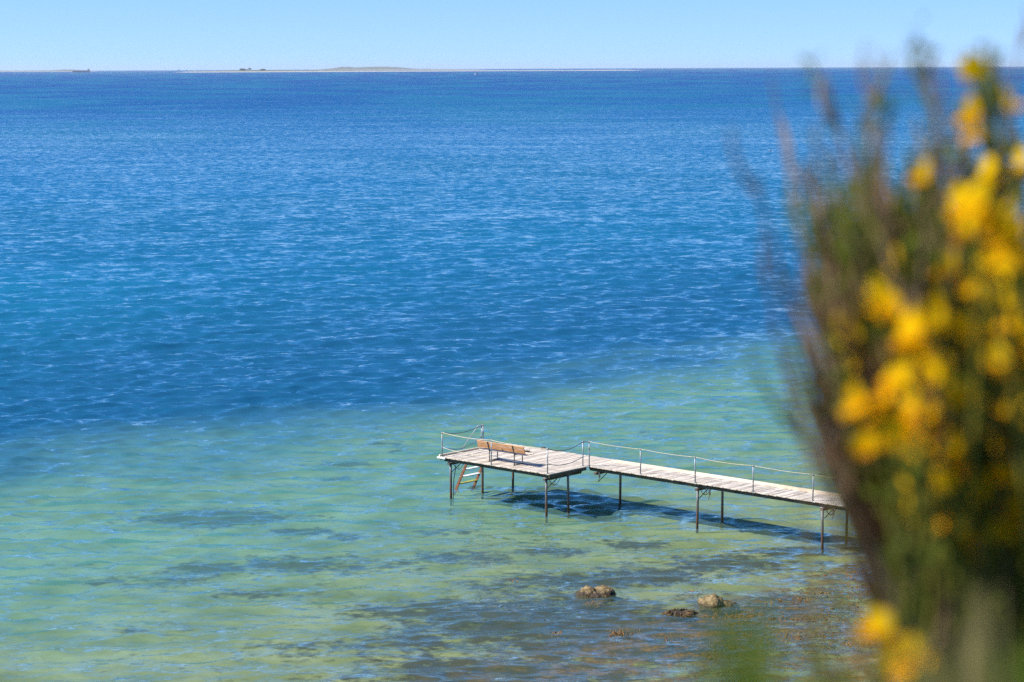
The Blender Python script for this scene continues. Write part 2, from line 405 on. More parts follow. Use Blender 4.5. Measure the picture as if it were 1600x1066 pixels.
rope_pale = principled('pale tan rope', [(0.3, (0.42, 0.35, 0.24)), (0.7, (0.66, 0.58, 0.43))], 20, 0.9, 3)
rope_dark = principled('grey weathered rope', [(0.3, (0.07, 0.085, 0.10)), (0.7, (0.20, 0.22, 0.24))], 20, 0.9, 3)
tread_m = principled('white ladder treads', [(0.3, (0.50, 0.52, 0.53)), (0.7, (0.78, 0.79, 0.79))], 5, 0.6, 4)
rust_red = principled('red rusty ladder rails', [(0.3, (0.10, 0.035, 0.02)), (0.7, (0.30, 0.12, 0.06))], 6, 0.8, 5)
algae = principled('algae covered step', [(0.3, (0.16, 0.17, 0.03)), (0.7, (0.38, 0.36, 0.08))], 6, 0.8, 5)
clump_m = principled('dark matted tufts', [(0.3, (0.012, 0.012, 0.01)), (0.7, (0.05, 0.04, 0.025))], 30, 0.8, 4)
t = NT('rusting jetty pipe'); co = t.coords('Object'); sp = t.n('ShaderNodeSeparateXYZ', inp={0: co})
nz = t.noise(9, 5, 0.65, co)
zz = t.math('ADD', sp.outputs['Z'], t.math('MULTIPLY', t.math('SUBTRACT', nz.outputs['Fac'], 0.5), 1.5))
c = t.ramp(t.map_range(zz, -0.1, 1.7), [(0.0, (0.035, 0.022, 0.010)), (0.18, (0.10, 0.040, 0.020)), (0.36, (0.10, 0.055, 0.035)), (0.55, (0.12, 0.11, 0.105)), (0.95, (0.26, 0.26, 0.26))])
M_PIPE = t.done(t.n('ShaderNodeBsdfPrincipled', inp={'Base Color': c, 'Roughness': 0.6, 'Metallic': 0.15}).outputs[0])

DZ = 1.78; AX = 27.5; WN, WF = 2.28, 4.10; PA = 5.90
J = empty('jetty', (L0[0], L0[1], 0), JANG)
tag(J, 'long weathered wooden jetty on rusty pipe legs with railed platform over shallow water', 'jetty')
m = MB(); a = -0.02
while a < PA - 0.05:
    w = 0.125 + random.uniform(-.003, .003); e0 = random.uniform(-.025, .02); e1 = random.uniform(-.02, .02); dz = random.uniform(-.004, .004)
    m.box(a, a + w - 0.009, -0.06 + e0, WF + e1, DZ - 0.038 + dz, DZ + dz, None, 0.004); a += w
m.build('platform_decking', wood, J)
m = MB(); a = PA + 0.01
while a < AX:
    w = 0.125 + random.uniform(-.003, .003); e0 = random.uniform(-.025, .02); dz = random.uniform(-.004, .004)
    m.box(a, a + w - 0.009, WN + e0, 3.60, DZ - 0.038 + dz, DZ + dz, None, 0.004); a += w
m.build('walkway_decking', wood, J)
for y0, y1 in ((3.615, 3.845), (3.86, 4.09)):
    m = MB(); a = PA + 0.02
    while a < AX:
        l = min(random.uniform(3.4, 4.4), AX - a); dz = random.uniform(-.003, .003)
        m.box(a, a + l - 0.015, y0, y1, DZ - 0.03 + dz, DZ + 0.012 + dz, None, 0.005); a += l
    m.build('edge_board', woodx, J)
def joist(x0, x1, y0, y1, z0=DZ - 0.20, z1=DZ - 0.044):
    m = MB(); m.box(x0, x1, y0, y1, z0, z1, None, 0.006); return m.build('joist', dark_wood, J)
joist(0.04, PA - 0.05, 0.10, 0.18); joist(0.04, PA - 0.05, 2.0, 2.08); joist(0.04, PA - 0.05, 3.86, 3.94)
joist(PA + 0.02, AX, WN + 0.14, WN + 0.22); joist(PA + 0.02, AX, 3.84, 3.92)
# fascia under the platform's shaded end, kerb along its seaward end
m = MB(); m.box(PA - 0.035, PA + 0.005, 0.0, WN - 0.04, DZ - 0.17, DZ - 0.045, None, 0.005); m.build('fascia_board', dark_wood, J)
m = MB(); m.box(-0.10, -0.03, -0.06, 2.45, DZ - 0.16, DZ + 0.075, None, 0.008); m.build('kerb_board', woodx, J)
m = MB(); m.box(-0.16, 0.30, -0.115, -0.068, DZ - 0.08, DZ - 0.005, None, 0.006); m.build('corner_board', tread_m, J)
# legs with caps
legs = [(0.38, 0.14), (0.38, 2.04), (0.40, 3.90), (5.62, 0.14), (5.72, 1.35), (6.30, 3.88), (11.32, WN + .18), (11.45, 3.88), (17.1, WN + .18), (17.2, 3.88), (22.4, WN + .18), (22.5, 3.88)]
lm = MB()
lm.tube([(0, 0, -1.3), (0, 0, 0.2), (0, 0, 1.0), (0, 0, DZ - 0.21)], 0.05, 10)
lm.box(-0.10, 0.10, -0.09, 0.09, DZ - 0.225, DZ - 0.202)
leg0 = lm.build('leg', M_PIPE, J, True); leg0.location = (legs[0][0], legs[0][1], 0)
for (x, y) in legs[1:]:
    o = leg0.copy(); COL.objects.link(o); o.parent = J; o.location = (x, y, 0); o.rotation_euler = (R(random.uniform(-.7, .7)), R(random.uniform(-.7, .7)), random.uniform(0, 6))
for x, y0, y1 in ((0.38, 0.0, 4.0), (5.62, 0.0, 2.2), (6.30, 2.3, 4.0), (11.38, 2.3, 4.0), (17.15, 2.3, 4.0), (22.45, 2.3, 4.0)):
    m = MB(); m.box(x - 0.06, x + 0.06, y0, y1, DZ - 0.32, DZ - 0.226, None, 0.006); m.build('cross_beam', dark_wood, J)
    # diagonal knee under the near end
    m = MB(); m.tube([(x + .02, y0 + .18, DZ - 0.62), (x + .02, y0 + 0.75, DZ - 0.33)], 0.018, 6); m.build('knee_brace', dark_metal, J)
def wire(pts, r=0.011):
    m = MB(); m.tube(pts, r, 6); return m.build('wire_loop', dark_metal, J, True)
for (x, y) in ((0.38, 0.14), (5.62, 0.14), (11.32, WN + .18), (17.1, WN + .18)):
    pts = [(x + .05 + .02 * k, y + 0.10 + .06 * k, DZ - 0.30 - 0.24 * math.sin(math.pi * k / 8)) for k in range(9)]; wire(pts)
    wire([(x + .25 + .12 * math.cos(q), y + .1, DZ - .36 + .10 * math.sin(q)) for q in np.linspace(0, 6.28, 13)], 0.009)
wire([(0.42, 0.42, DZ - .35), (0.46, 0.32, DZ - .6), (0.48, 0.22, DZ - .9), (0.46, 0.20, 0.3), (0.44, .2, -.3)], 0.016)
for x, y in ((6.45, WN + .1), (11.95, WN + .1), (17.6, WN + .1)):
    m = MB(); m.box(x - .03, x + .03, y, y + .04, DZ - .42, DZ - .21); m.tube([(x, y + .02, DZ - .42), (x - .05, y + .02, DZ - .60)], 0.012, 5); m.build('hanging_bracket', dark_metal, J)
# rail posts
POST_H = 1.0
pm = MB(); pm.tube([(0, 0, -0.10), (0, 0, POST_H)], 0.023, 10); pm.tube([(0, 0, POST_H - .05), (0, 0, POST_H + .012)], 0.033, 10)
pm.tube([(0, 0, .36), (0, 0, .42)], 0.033, 10); pm.box(-.06, .06, -.05, .05, 0.0, 0.016)
posts = [(0.02, 0.02), (2.78, 0.0), (5.80, 0.0), (5.80, 2.14), (5.98, 2.32), (8.62, 2.32), (11.32, 2.32), (14.05, 2.32), (16.75, 2.32), (19.5, 2.32), (22.3, 2.32), (25.0, 2.32), (-0.02, 2.42), (-0.02, 2.52)]
post0 = pm.build('rail_post', galv, J, True); post0.location = (*posts[0], DZ)
for (x, y) in posts[1:]:
    o = post0.copy(); COL.objects.link(o); o.parent = J; o.location = (x, y, DZ); o.rotation_euler = (R(random.uniform(-1.2, 1.2)), R(random.uniform(-1.2, 1.2)), random.uniform(0, 6))
def rope(p, q, sag, mat, r=0.013):
    p = Vector(p); q = Vector(q); m = MB()
    m.tube([p.lerp(q, k / 14) - Vector((0, 0, sag * 4 * (k / 14) * (1 - k / 14))) for k in range(15)], r, 6); return m.build('rope', mat, J, True)
zt, zl = DZ + POST_H - .01, DZ + .38
for k in (0, 1):
    rope((*posts[k], zt), (*posts[k + 1], zt), 0.06, rope_pale); rope((*posts[k], zl), (*posts[k + 1], zl), 0.10, rope_pale if k == 0 else rope_dark, 0.012)
rope((*posts[2], zt), (*posts[3], zt), 0.20, rope_dark, 0.017); rope((*posts[2], zl), (*posts[3], zl), 0.16, rope_dark, 0.015)
rope((*posts[0], zt), (*posts[12], zt), 0.15, rope_dark, 0.017); rope((*posts[0], zl), (*posts[12], zl + .12), 0.26, rope_dark, 0.015)
rope((*posts[3], zt), (*posts[4], zt), 0.01, rope_dark, 0.017)
for k in range(4, 11): rope((*posts[k], zt), (*posts[k + 1], zt), 0.03 + .03 * random.random(), rope_pale, 0.010)
# ladder going down over the seaward end
LAD = empty('ladder', (0, 0, 0)); LAD.parent = J
tp = Vector((-0.03, 0, DZ + 0.02)); bt = Vector((-1.28, 0, -0.55))
for y in (1.86, 2.98):
    m = MB(); d = (bt - tp).normalized(); side = Vector((d.z, 0, -d.x)) * 0.055
    q = [tp + side, tp - side, bt - side, bt + side]
    m.add([(p.x, y - .02, p.z) for p in q] + [(p.x, y + .02, p.z) for p in q], [(0, 1, 2, 3), (7, 6, 5, 4), (0, 4, 5, 1), (1, 5, 6, 2), (2, 6, 7, 3), (3, 7, 4, 0)])
    m.build('ladder_rail', rust_red, LAD)
for k, f in enumerate((0.10, 0.24, 0.38, 0.52, 0.655)):
    c = tp.lerp(bt, f); m = MB(); m.box(c.x - .11, c.x + .11, 1.882, 2.958, c.z - .018, c.z + .018, None, 0.005); m.build('tread', algae if k == 4 else tread_m, LAD)
m = MB(); m.tube([(0.05, 2.38, zt + .0), (-0.12, 2.33, zt - .01), (-0.70, 1.96, DZ - 0.02), (-0.86, 1.90, DZ - .5)], 0.018, 8); m.build('ladder_handrail', galv, J, True)

# bench
BX0, BX1 = 1.62, 4.18
BO = Matrix.Rotation(JANG, 3, 'Z') @ Vector((2.98, 0.55, 0))
B = empty('bench', (L0[0] + BO.x, L0[1] + BO.y, DZ + 0.004), JANG)
tag(B, 'orange brown slatted bench with dark iron legs at the near edge of the jetty platform', 'bench')
hl = (BX1 - BX0) / 2
for x in (-0.68, 0.68):
    m = MB()
    for pts in ([(x, -.13, 0.012), (x, -.13, .45), (x, -.17, .56), (x, -.26, .82)], [(x, .36, 0.012), (x, .34, .42)], [(x, -.13, .43), (x, .36, .43)], [(x, -.18, 0.012), (x, .42, 0.012)]):
        m.tube(pts, 0.022, 6)
    m.build('leg', dark_metal, B)
rot = Matrix.Rotation(R(17), 4, 'X')
m = MB()
for z0, z1 in ((0.0, 0.165), (0.19, 0.30)):
    m.box(-hl, hl, -.018, .018, z0, z1, Matrix.Translation((0, -.145, .54)) @ rot, 0.004)
m.build('backrest', bench_wood, B)
m = MB()
for y in (-.10, .03, .16, .29): m.box(-hl, hl, y, y + .115, .452, .487, None, 0.004)
m.build('seat', seat_wood, B)

def clump(u, v, r, lab, grp='dark clumps lying on the platform'):  # dark tufts of short bent strands scattered on the deck
    x, y, z = ground_at(u, v, DZ); rr = random.Random(u)
    m = MB()
    for k in range(26):
        q = rr.uniform(0, 6.28); d = rr.uniform(0, r); px, py = x + 1.4 * d * math.cos(q), y + d * math.sin(q)
        e = rr.uniform(0, 6.28); l = rr.uniform(.05, .12)
        m.tube([(px, py, DZ + .012), (px + l * .5 * math.cos(e), py + l * .5 * math.sin(e), DZ + rr.uniform(.03, .08)), (px + l * math.cos(e), py + l * math.sin(e), DZ + .012)], [0.012, .016, .006], 5)
    o = m.build('deck_clump', clump_m, None, True)
    # put the origin where it lies
    me = o.data; me.transform(Matrix.Translation((-x, -y, -DZ))); o.location = (x, y, DZ)
    return tag(o, lab, 'seaweed', grp)
clump(762, 700.5, 0.09, 'small dark clump on the deck under the left end of the bench')
clump(822, 707, 0.13, 'dark clump on the deck just beyond the right end of the bench')
clump(849, 701.5, 0.05, 'smallest dark speck on the far side of the platform, right of the bench')

# ------------------------------------------------------------------ rocks and floating weed
t = NT('shore boulder'); co = t.coords('Object'); sp = t.n('ShaderNodeSeparateXYZ', inp={0: t.position()})
n1 = t.noise(3.5, 6, 0.65, co); n2 = t.noise(11, 5, 0.6, co)
top = t.ramp(n1.outputs['Fac'], [(0.34, (0.06, 0.04, 0.013)), (0.5, (0.17, 0.115, 0.04)), (0.62, (0.30, 0.22, 0.11)), (0.72, (0.46, 0.40, 0.33))])
zz = t.math('ADD', sp.outputs['Z'], t.math('MULTIPLY', t.math('SUBTRACT', n2.outputs['Fac'], 0.5), 0.35))
c = t.mix(t.map_range(zz, 0.05, 0.16), (0.035, 0.022, 0.010), top)
bp = t.n('ShaderNodeBump', inp={'Strength': 0.9, 'Distance': 0.05, 'Height': n2.outputs['Fac']})
M_ROCK = t.done(t.n('ShaderNodeBsdfPrincipled', inp={'Base Color': c, 'Roughness': 0.8, 'Normal': bp.outputs[0]}).outputs[0])
fringe_m = principled('rust brown rockweed', [(0.3, (0.025, 0.015, 0.006)), (0.7, (0.13, 0.075, 0.02))], 12, 0.6, 4)
def rock(u, v, lobes, label, fr_n, fr_r):
    x, y, _ = ground_at(u, v, 0.0); r = empty('rock', (x, y, -0.15)); tag(r, label, 'rock', 'rocks breaking the surface')
    bm = bmesh.new()
    bmesh.ops.create_icosphere(bm, subdivisions=5, radius=1.0)
    P = np.array([q.co[:] for q in bm.verts])
    best = np.zeros(len(P))
    for (lx, ly, lz, rx, ry, rz) in lobes:      # union of lobes, sampled along rays from the centre
        d = P; A = (d[:, 0] / rx) ** 2 + (d[:, 1] / ry) ** 2 + (d[:, 2] / rz) ** 2
        Bq = -2 * (d[:, 0] * lx / rx ** 2 + d[:, 1] * ly / ry ** 2 + d[:, 2] * lz / rz ** 2)
        C = (lx / rx) ** 2 + (ly / ry) ** 2 + (lz / rz) ** 2 - 1
        disc = Bq * Bq - 4 * A * C
        tt = np.where(disc > 0, (-Bq + np.sqrt(np.maximum(disc, 0))) / (2 * A), 0); best = np.maximum(best, tt)
    best = np.maximum(best, 0.12)
    nzv = fbm(P[:, 0] * 2.4 + P[:, 2] * 1.3 + u, P[:, 1] * 2.4 - P[:, 2] * 1.7 + v, 5)
    Q = P * (best * (0.60 + 0.80 * nzv))[:, None]
    Q[:, 2] = np.where(Q[:, 2] > 0.1, 0.1 + (Q[:, 2] - 0.1) * 0.72, Q[:, 2])
    for q, c_ in zip(bm.verts, Q): q.co = c_
    me = bpy.data.meshes.new('rock_body'); bm.to_mesh(me); bm.free(); me.polygons.foreach_set('use_smooth', [True] * len(me.polygons)); me.materials.append(M_ROCK)
    o = bpy.data.objects.new('rock_body', me); COL.objects.link(o); o.parent = r
    m = MB(); rr = random.Random(int(u))
    for k in range(fr_n):
        q = rr.uniform(0, 6.28); s = rr.uniform(.75, 1.15); px, py = fr_r[0] * s * math.cos(q), fr_r[1] * s * math.sin(q); e = q + rr.uniform(-.9, .9); l = rr.uniform(.06, .20)
        z = .10 + rr.uniform(-.02, .12) * (1.2 - s) * 2
        m.tube([(px * .8, py * .8, z + .05), (px, py, z + .02), (px + l * math.cos(e), py + l * math.sin(e), .09 + rr.uniform(0, .05))], [.015, .022, .006], 4)
    m.build('rockweed_fringe', fringe_m, r, True)
    return r
rock(928, 927, [(-.24, 0, .0, .40, .42, .48), (.26, .05, .0, .42, .40, .44), (0, 0, -.1, .72, .55, .42)], 'two humped ochre boulder, the largest and leftmost rock out of the water', 130, (.56, .40))
rock(1118, 946, [(-.12, 0, .14, .42, .42, .44), (.3, .05, .04, .45, .4, .32)], 'low rounded yellowish rock with weed skirt, the rightmost of the rocks', 150, (.52, .42))
rock(1062, 957, [(-.1, 0, 0, .42, .38, .22), (.28, .05, 0, .22, .25, .25)], 'barely awash rock covered in brown weed between the two bigger rocks', 120, (.42, .34))
gold_m = principled('golden floating seaweed', [(0.3, (0.09, 0.040, 0.012)), (0.55, (0.19, 0.09, 0.025)), (0.75, (0.30, 0.16, 0.045))], 6, 0.6, 4)
m = MB(); rr = random.Random(5)
spots = [(925, 942, 14, 4, 60), (972, 985, 20, 4, 90), (865, 988, 14, 4, 30), (1055, 1000, 20, 5, 30), (1180, 965, 70, 14, 420), (1290, 925, 60, 10, 260), (1340, 960, 80, 20, 520), (1260, 1000, 110, 20, 600), (1230, 935, 40, 6, 90), (1370, 915, 50, 10, 200), (1150, 1010, 60, 14, 200), (1430, 990, 80, 30, 400), (1140, 1045, 60, 10, 120), (1320, 895, 40, 5, 70), (1085, 925, 16, 3, 30), (740, 908, 20, 4, 0), (800, 905, 14, 3, 20)]
for (u, v, ru, rv, n) in spots:
    for k in range(int(n * .55)):
        x, y, _ = ground_at(u + rr.gauss(0, ru * .6), v + rr.gauss(0, rv * .6), 0.0)
        q = rr.uniform(0, 6.28); l = rr.uniform(.08, .28)
        pts = [(x, y, -.08), (x + l * .5 * math.cos(q), y + l * .5 * math.sin(q), rr.uniform(-.06, .008)), (x + l * math.cos(q + .5), y + l * math.sin(q + .5), -.06)]
        m.tube(pts, [.010, .020, .006], 4, False)
tag(m.build('floating_seaweed', gold_m, None, True), 'golden brown seaweed drifting over the shallows at lower right', 'seaweed', kind='stuff')

# ------------------------------------------------------------------ things far out
white_m = principled('white paint', [(0.3, (0.72, 0.73, 0.74)), (0.7, (0.84, 0.84, 0.84))], 2, 0.5, 2)
dk_m = principled('dark hull paint', [(0.3, (0.04, 0.05, 0.07)), (0.7, (0.08, 0.09, 0.12))], 2, 0.5, 2)
grey_m = principled('grey ship paint', [(0.3, (0.26, 0.28, 0.31)), (0.7, (0.36, 0.38, 0.41))], 0.1, 0.6, 2)
tree_m = principled('far tree foliage', [(0.3, (0.025, 0.04, 0.02)), (0.7, (0.06, 0.085, 0.035))], 0.3, 0.9, 4)
def hull(m, l, b, h, z0=-0.3):
    n = 10; vs = []; fs = []
    for i in range(n + 1):
        x = -l / 2 + l * i / n; w = b / 2 * (1 - max(0, (i / n - .55) / .45) ** 2); top = h * (1 + .35 * (i / n) ** 2)
        vs += [(x, -w, top), (x, -w * .6, z0), (x, w * .6, z0), (x, w, top)]
    for i in range(n):
        for k in range(3): fs.append((i * 4 + k, (i + 1) * 4 + k, (i + 1) * 4 + k + 1, i * 4 + k + 1))
        fs.append((i * 4, i * 4 + 3, (i + 1) * 4 + 3, (i + 1) * 4))
    fs.append((0, 1, 2, 3)); m.add(vs, fs)
x, y, _ = ground_at(746, 108.6, 0.0)
bt_ = empty('motor_boat', ((746 - 800) / F_PX * 6000, 6000, 0.0), R(180)); tag(bt_, 'tiny white motor boat with dark stern on the horizon', 'boat')
m = MB(); hull(m, 9.5, 3.2, 1.5); m.build('hull', white_m, bt_)
m = MB(); m.box(-.5, 3.2, -1.2, 1.2, 1.5, 4.2, None, .2); m.build('cabin', white_m, bt_)
m = MB(); m.box(-4.6, -.8, -1.3, 1.3, 1.45, 3.6, None, .2); m.tube([(-.8, 0, 3.6), (-.8, 0, 5.6)], .08, 6); m.build('stern_canopy', dk_m, bt_)
sh = empty('cargo_ship', ((134 - 800) / F_PX * 15500, 15500, 0), 0); tag(sh, 'long low grey cargo ship far out at the left end of the horizon', 'ship')
m = MB(); hull(m, 122, 19, 11, -2); m.build('hull', grey_m, sh)
m = MB(); m.box(-60 + 108, -60 + 116, -8, 8, 11, 24, None, .5); m.box(44, 60, -9, 9, 11, 18, None, .5); m.tube([(52, 0, 24), (52, 0, 31)], .8, 6); m.build('superstructure', grey_m, sh)
m = MB()
for k in range(5): m.box(-56 + 19 * k, -41 + 19 * k, -8, 8, 11, 12.8, None, .3)
m.build('hatch_covers', grey_m, sh)
def far_tree(u, w, h, D, label):
    px = (u - 800) / F_PX * D; o = empty('tree', (px, D, h * .25 * 0 + 9)); tag(o, label, 'tree', 'trees on the far island')
    m = MB(); m.tube([(0, 0, -3), (0, 0, h * .5)], [w * .05, w * .03], 6); m.build('trunk', dark_wood, o)
    m = MB(); rr = random.Random(int(u))
    for k in range(60):
        q = rr.uniform(0, 6.28); d = math.sqrt(rr.random()) * w / 2; cz = h * (.35 + .6 * rr.random() * (1 - (d / w * 1.6) ** 2)); s = w * rr.uniform(.06, .14)
        vs = [(d * math.cos(q) + s * i, d * math.sin(q) + s * j, cz + s * k_ * .7) for i, j, k_ in ((1, 0, 0), (-1, 0, 0), (0, 1, 0), (0, -1, 0), (0, 0, 1), (0, 0, -1))]
        m.add(vs, [(0, 2, 4), (2, 1, 4), (1, 3, 4), (3, 0, 4), (2, 0, 5), (1, 2, 5), (3, 1, 5), (0, 3, 5)])
    m.build('crown', tree_m, o)
far_tree(384, 34, 15, 13250, 'broad dark tree clump on the far island, left of the tallest tree')
far_tree(395, 20, 20, 13250, 'tallest dark tree on the far island')
far_tree(415, 34, 10, 13250, 'low dark tree clump at the right end of the wood on the island')
far_tree(285, 10, 9, 13120, 'small dark tree near the left tip of the far island')
far_tree(297, 8, 7, 13120, 'second small tree near the left tip of the far island')
hs = empty('farm_house', ((391 - 800) / F_PX * 13200, 13200, 9)); tag(hs, 'pale farmhouse between the dark trees on the far island', 'house')
m = MB(); m.box(-7, 7, -4, 4, 0, 5); m.build('wall', white_m, hs)
m = MB(); m.add([(-7.4, -4.4, 5), (7.4, -4.4, 5), (7.4, 4.4, 5), (-7.4, 4.4, 5), (-7.4, 0, 9), (7.4, 0, 9)], [(0, 1, 5, 4), (2, 3, 4, 5), (3, 0, 4), (1, 2, 5)]); m.build('roof', rust_red, hs)
def gull(u, v, s, label):
    x, y, _ = ground_at(u, v, 0.0); g = empty('gull', (x, y, 0.06), R(200)); tag(g, label, 'gull')
    def ell(c, r, nu=10, nv=7):
        m = MB(); vs = []; fs = []
        for i in range(nv + 1):
            ph = math.pi * i / nv
            for j in range(nu): th = 2 * math.pi * j / nu; vs.append((c[0] + r[0] * math.cos(ph), c[1] + r[1] * math.sin(ph) * math.cos(th), c[2] + r[2] * math.sin(ph) * math.sin(th)))
        for i in range(nv):
            for j in range(nu): fs.append((i * nu + j, i * nu + (j + 1) % nu, (i + 1) * nu + (j + 1) % nu, (i + 1) * nu + j))
        m.add(vs, fs); return m
    b = ell((0, 0, .08 * s), (.24 * s, .10 * s, .10 * s)); m2 = ell((.22 * s, 0, .24 * s), (.075 * s, .06 * s, .06 * s)); b.add(m2.v, m2.f)
    b.tube([(.16 * s, 0, .12 * s), (.21 * s, 0, .22 * s)], [.07 * s, .05 * s], 8); b.build('body', white_m, g, True)
    w = MB()
    for sy in (-1, 1): w.add([(.14 * s, sy * .09 * s, .15 * s), (-.10 * s, sy * .12 * s, .16 * s), (-.36 * s, sy * .03 * s, .15 * s), (-.05 * s, sy * .03 * s, .20 * s), (0, sy * .115 * s, .06 * s)], [(0, 1, 3), (1, 2, 3), (0, 4, 1)])
    w.build('wing', grey_m, g)
    k = MB(); k.tube([(.28 * s, 0, .24 * s), (.36 * s, 0, .22 * s)], [.02 * s, .004 * s], 5); k.build('beak', bench_wood, g)
gull(684.5, 163, 1.5, 'white gull floating far out, the farther of the two')
gull(1204, 237, 1.3, 'white gull on the water left of the broom, the nearer of the two')

# ------------------------------------------------------------------ broom on the cliff edge, out of focus
def leafy(name, stops, trans=0.4, rough=0.7):
    t = NT(name); co = t.coords('Object'); g = t.n('ShaderNodeNewGeometry')
    nz = t.noise(14, 3, 0.6, co)
    f = t.math('ADD', t.math('MULTIPLY', g.outputs['Random Per Island'], 0.6), t.math('MULTIPLY', nz.outputs['Fac'], 0.5))
    c = t.ramp(f, stops)
    d = t.n('ShaderNodeBsdfDiffuse', inp={'Color': c}); tl = t.n('ShaderNodeBsdfTranslucent', inp={'Color': c})
    mx = t.n('ShaderNodeMixShader', inp={0: trans, 1: d.outputs[0], 2: tl.outputs[0]})
    return t.done(mx.outputs[0])
M_GREEN = leafy('green broom stems', [(0.2, (0.075, 0.088, 0.014)), (0.5, (0.14, 0.145, 0.025)), (0.8, (0.22, 0.21, 0.04))], 0.3)
M_BROWN = leafy('brown broom stems', [(0.2, (0.13, 0.075, 0.040)), (0.5, (0.27, 0.165, 0.095)), (0.8, (0.44, 0.31, 0.21))], 0.2)
M_LEAF = leafy('broom leaves', [(0.2, (0.045, 0.08, 0.01)), (0.5, (0.095, 0.14, 0.018)), (0.8, (0.17, 0.21, 0.03))], 0.45)
M_STRAW = leafy('dry grass', [(0.2, (0.16, 0.11, 0.04)), (0.5, (0.31, 0.24, 0.085)), (0.8, (0.44, 0.36, 0.15))], 0.35)
M_GRASS = leafy('fresh grass', [(0.2, (0.08, 0.12, 0.014)), (0.5, (0.15, 0.21, 0.025)), (0.8, (0.24, 0.29, 0.04))], 0.4)
M_FLOWER = leafy('yellow broom petals', [(0.1, (0.90, 0.46, 0.004)), (0.5, (0.95, 0.58, 0.006)), (0.9, (0.96, 0.68, 0.012))], 0.5)
M_POD = leafy('flower calyx', [(0.2, (0.10, 0.06, 0.02)), (0.8, (0.2, 0.16, 0.03))], 0.2)

def flower_mesh():
    m = MB()
    def petal(l, w, bend, rotx, yaw, cup, n=5):
        M = Matrix.Rotation(yaw, 4, 'Z') @ Matrix.Rotation(rotx, 4, 'Y')
        vs = []; fs = []
        for i in range(n + 1):
            tt = i / n; ww = w * math.sin(math.pi * min(1, 0.12 + tt * .86)) ** 0.7
            for j in range(5):
                s = j / 2 - 1; vs.append(M @ Vector((tt * l, s * ww, bend * tt * tt * l + cup * s * s * ww)))
        for i in range(n):
            for j in range(4): fs.append((i * 5 + j, i * 5 + j + 1, (i + 1) * 5 + j + 1, (i + 1) * 5 + j))
        m.add(vs, fs)
    petal(.021, .0115, .25, R(-62), 0, -.25); petal(.019, .006, .1, R(10), R(16), .5); petal(.019, .006, .1, R(10), R(-16), .5); petal(.019, .0055, .25, R(28), 0, .9)
    me = bpy.data.meshes.new('flower'); me.from_pydata(m.v, [], m.f); me.polygons.foreach_set('use_smooth', [True] * len(me.polygons)); me.materials.append(M_FLOWER)
    return me
FLW = flower_mesh()

def curve_pts(p0, p1, bow, n=9):
    p0 = Vector(p0); p1 = Vector(p1)
    return [p0.lerp(p1, k / n) + bow * (4 * (k / n) * (1 - k / n)) for k in range(n + 1)]

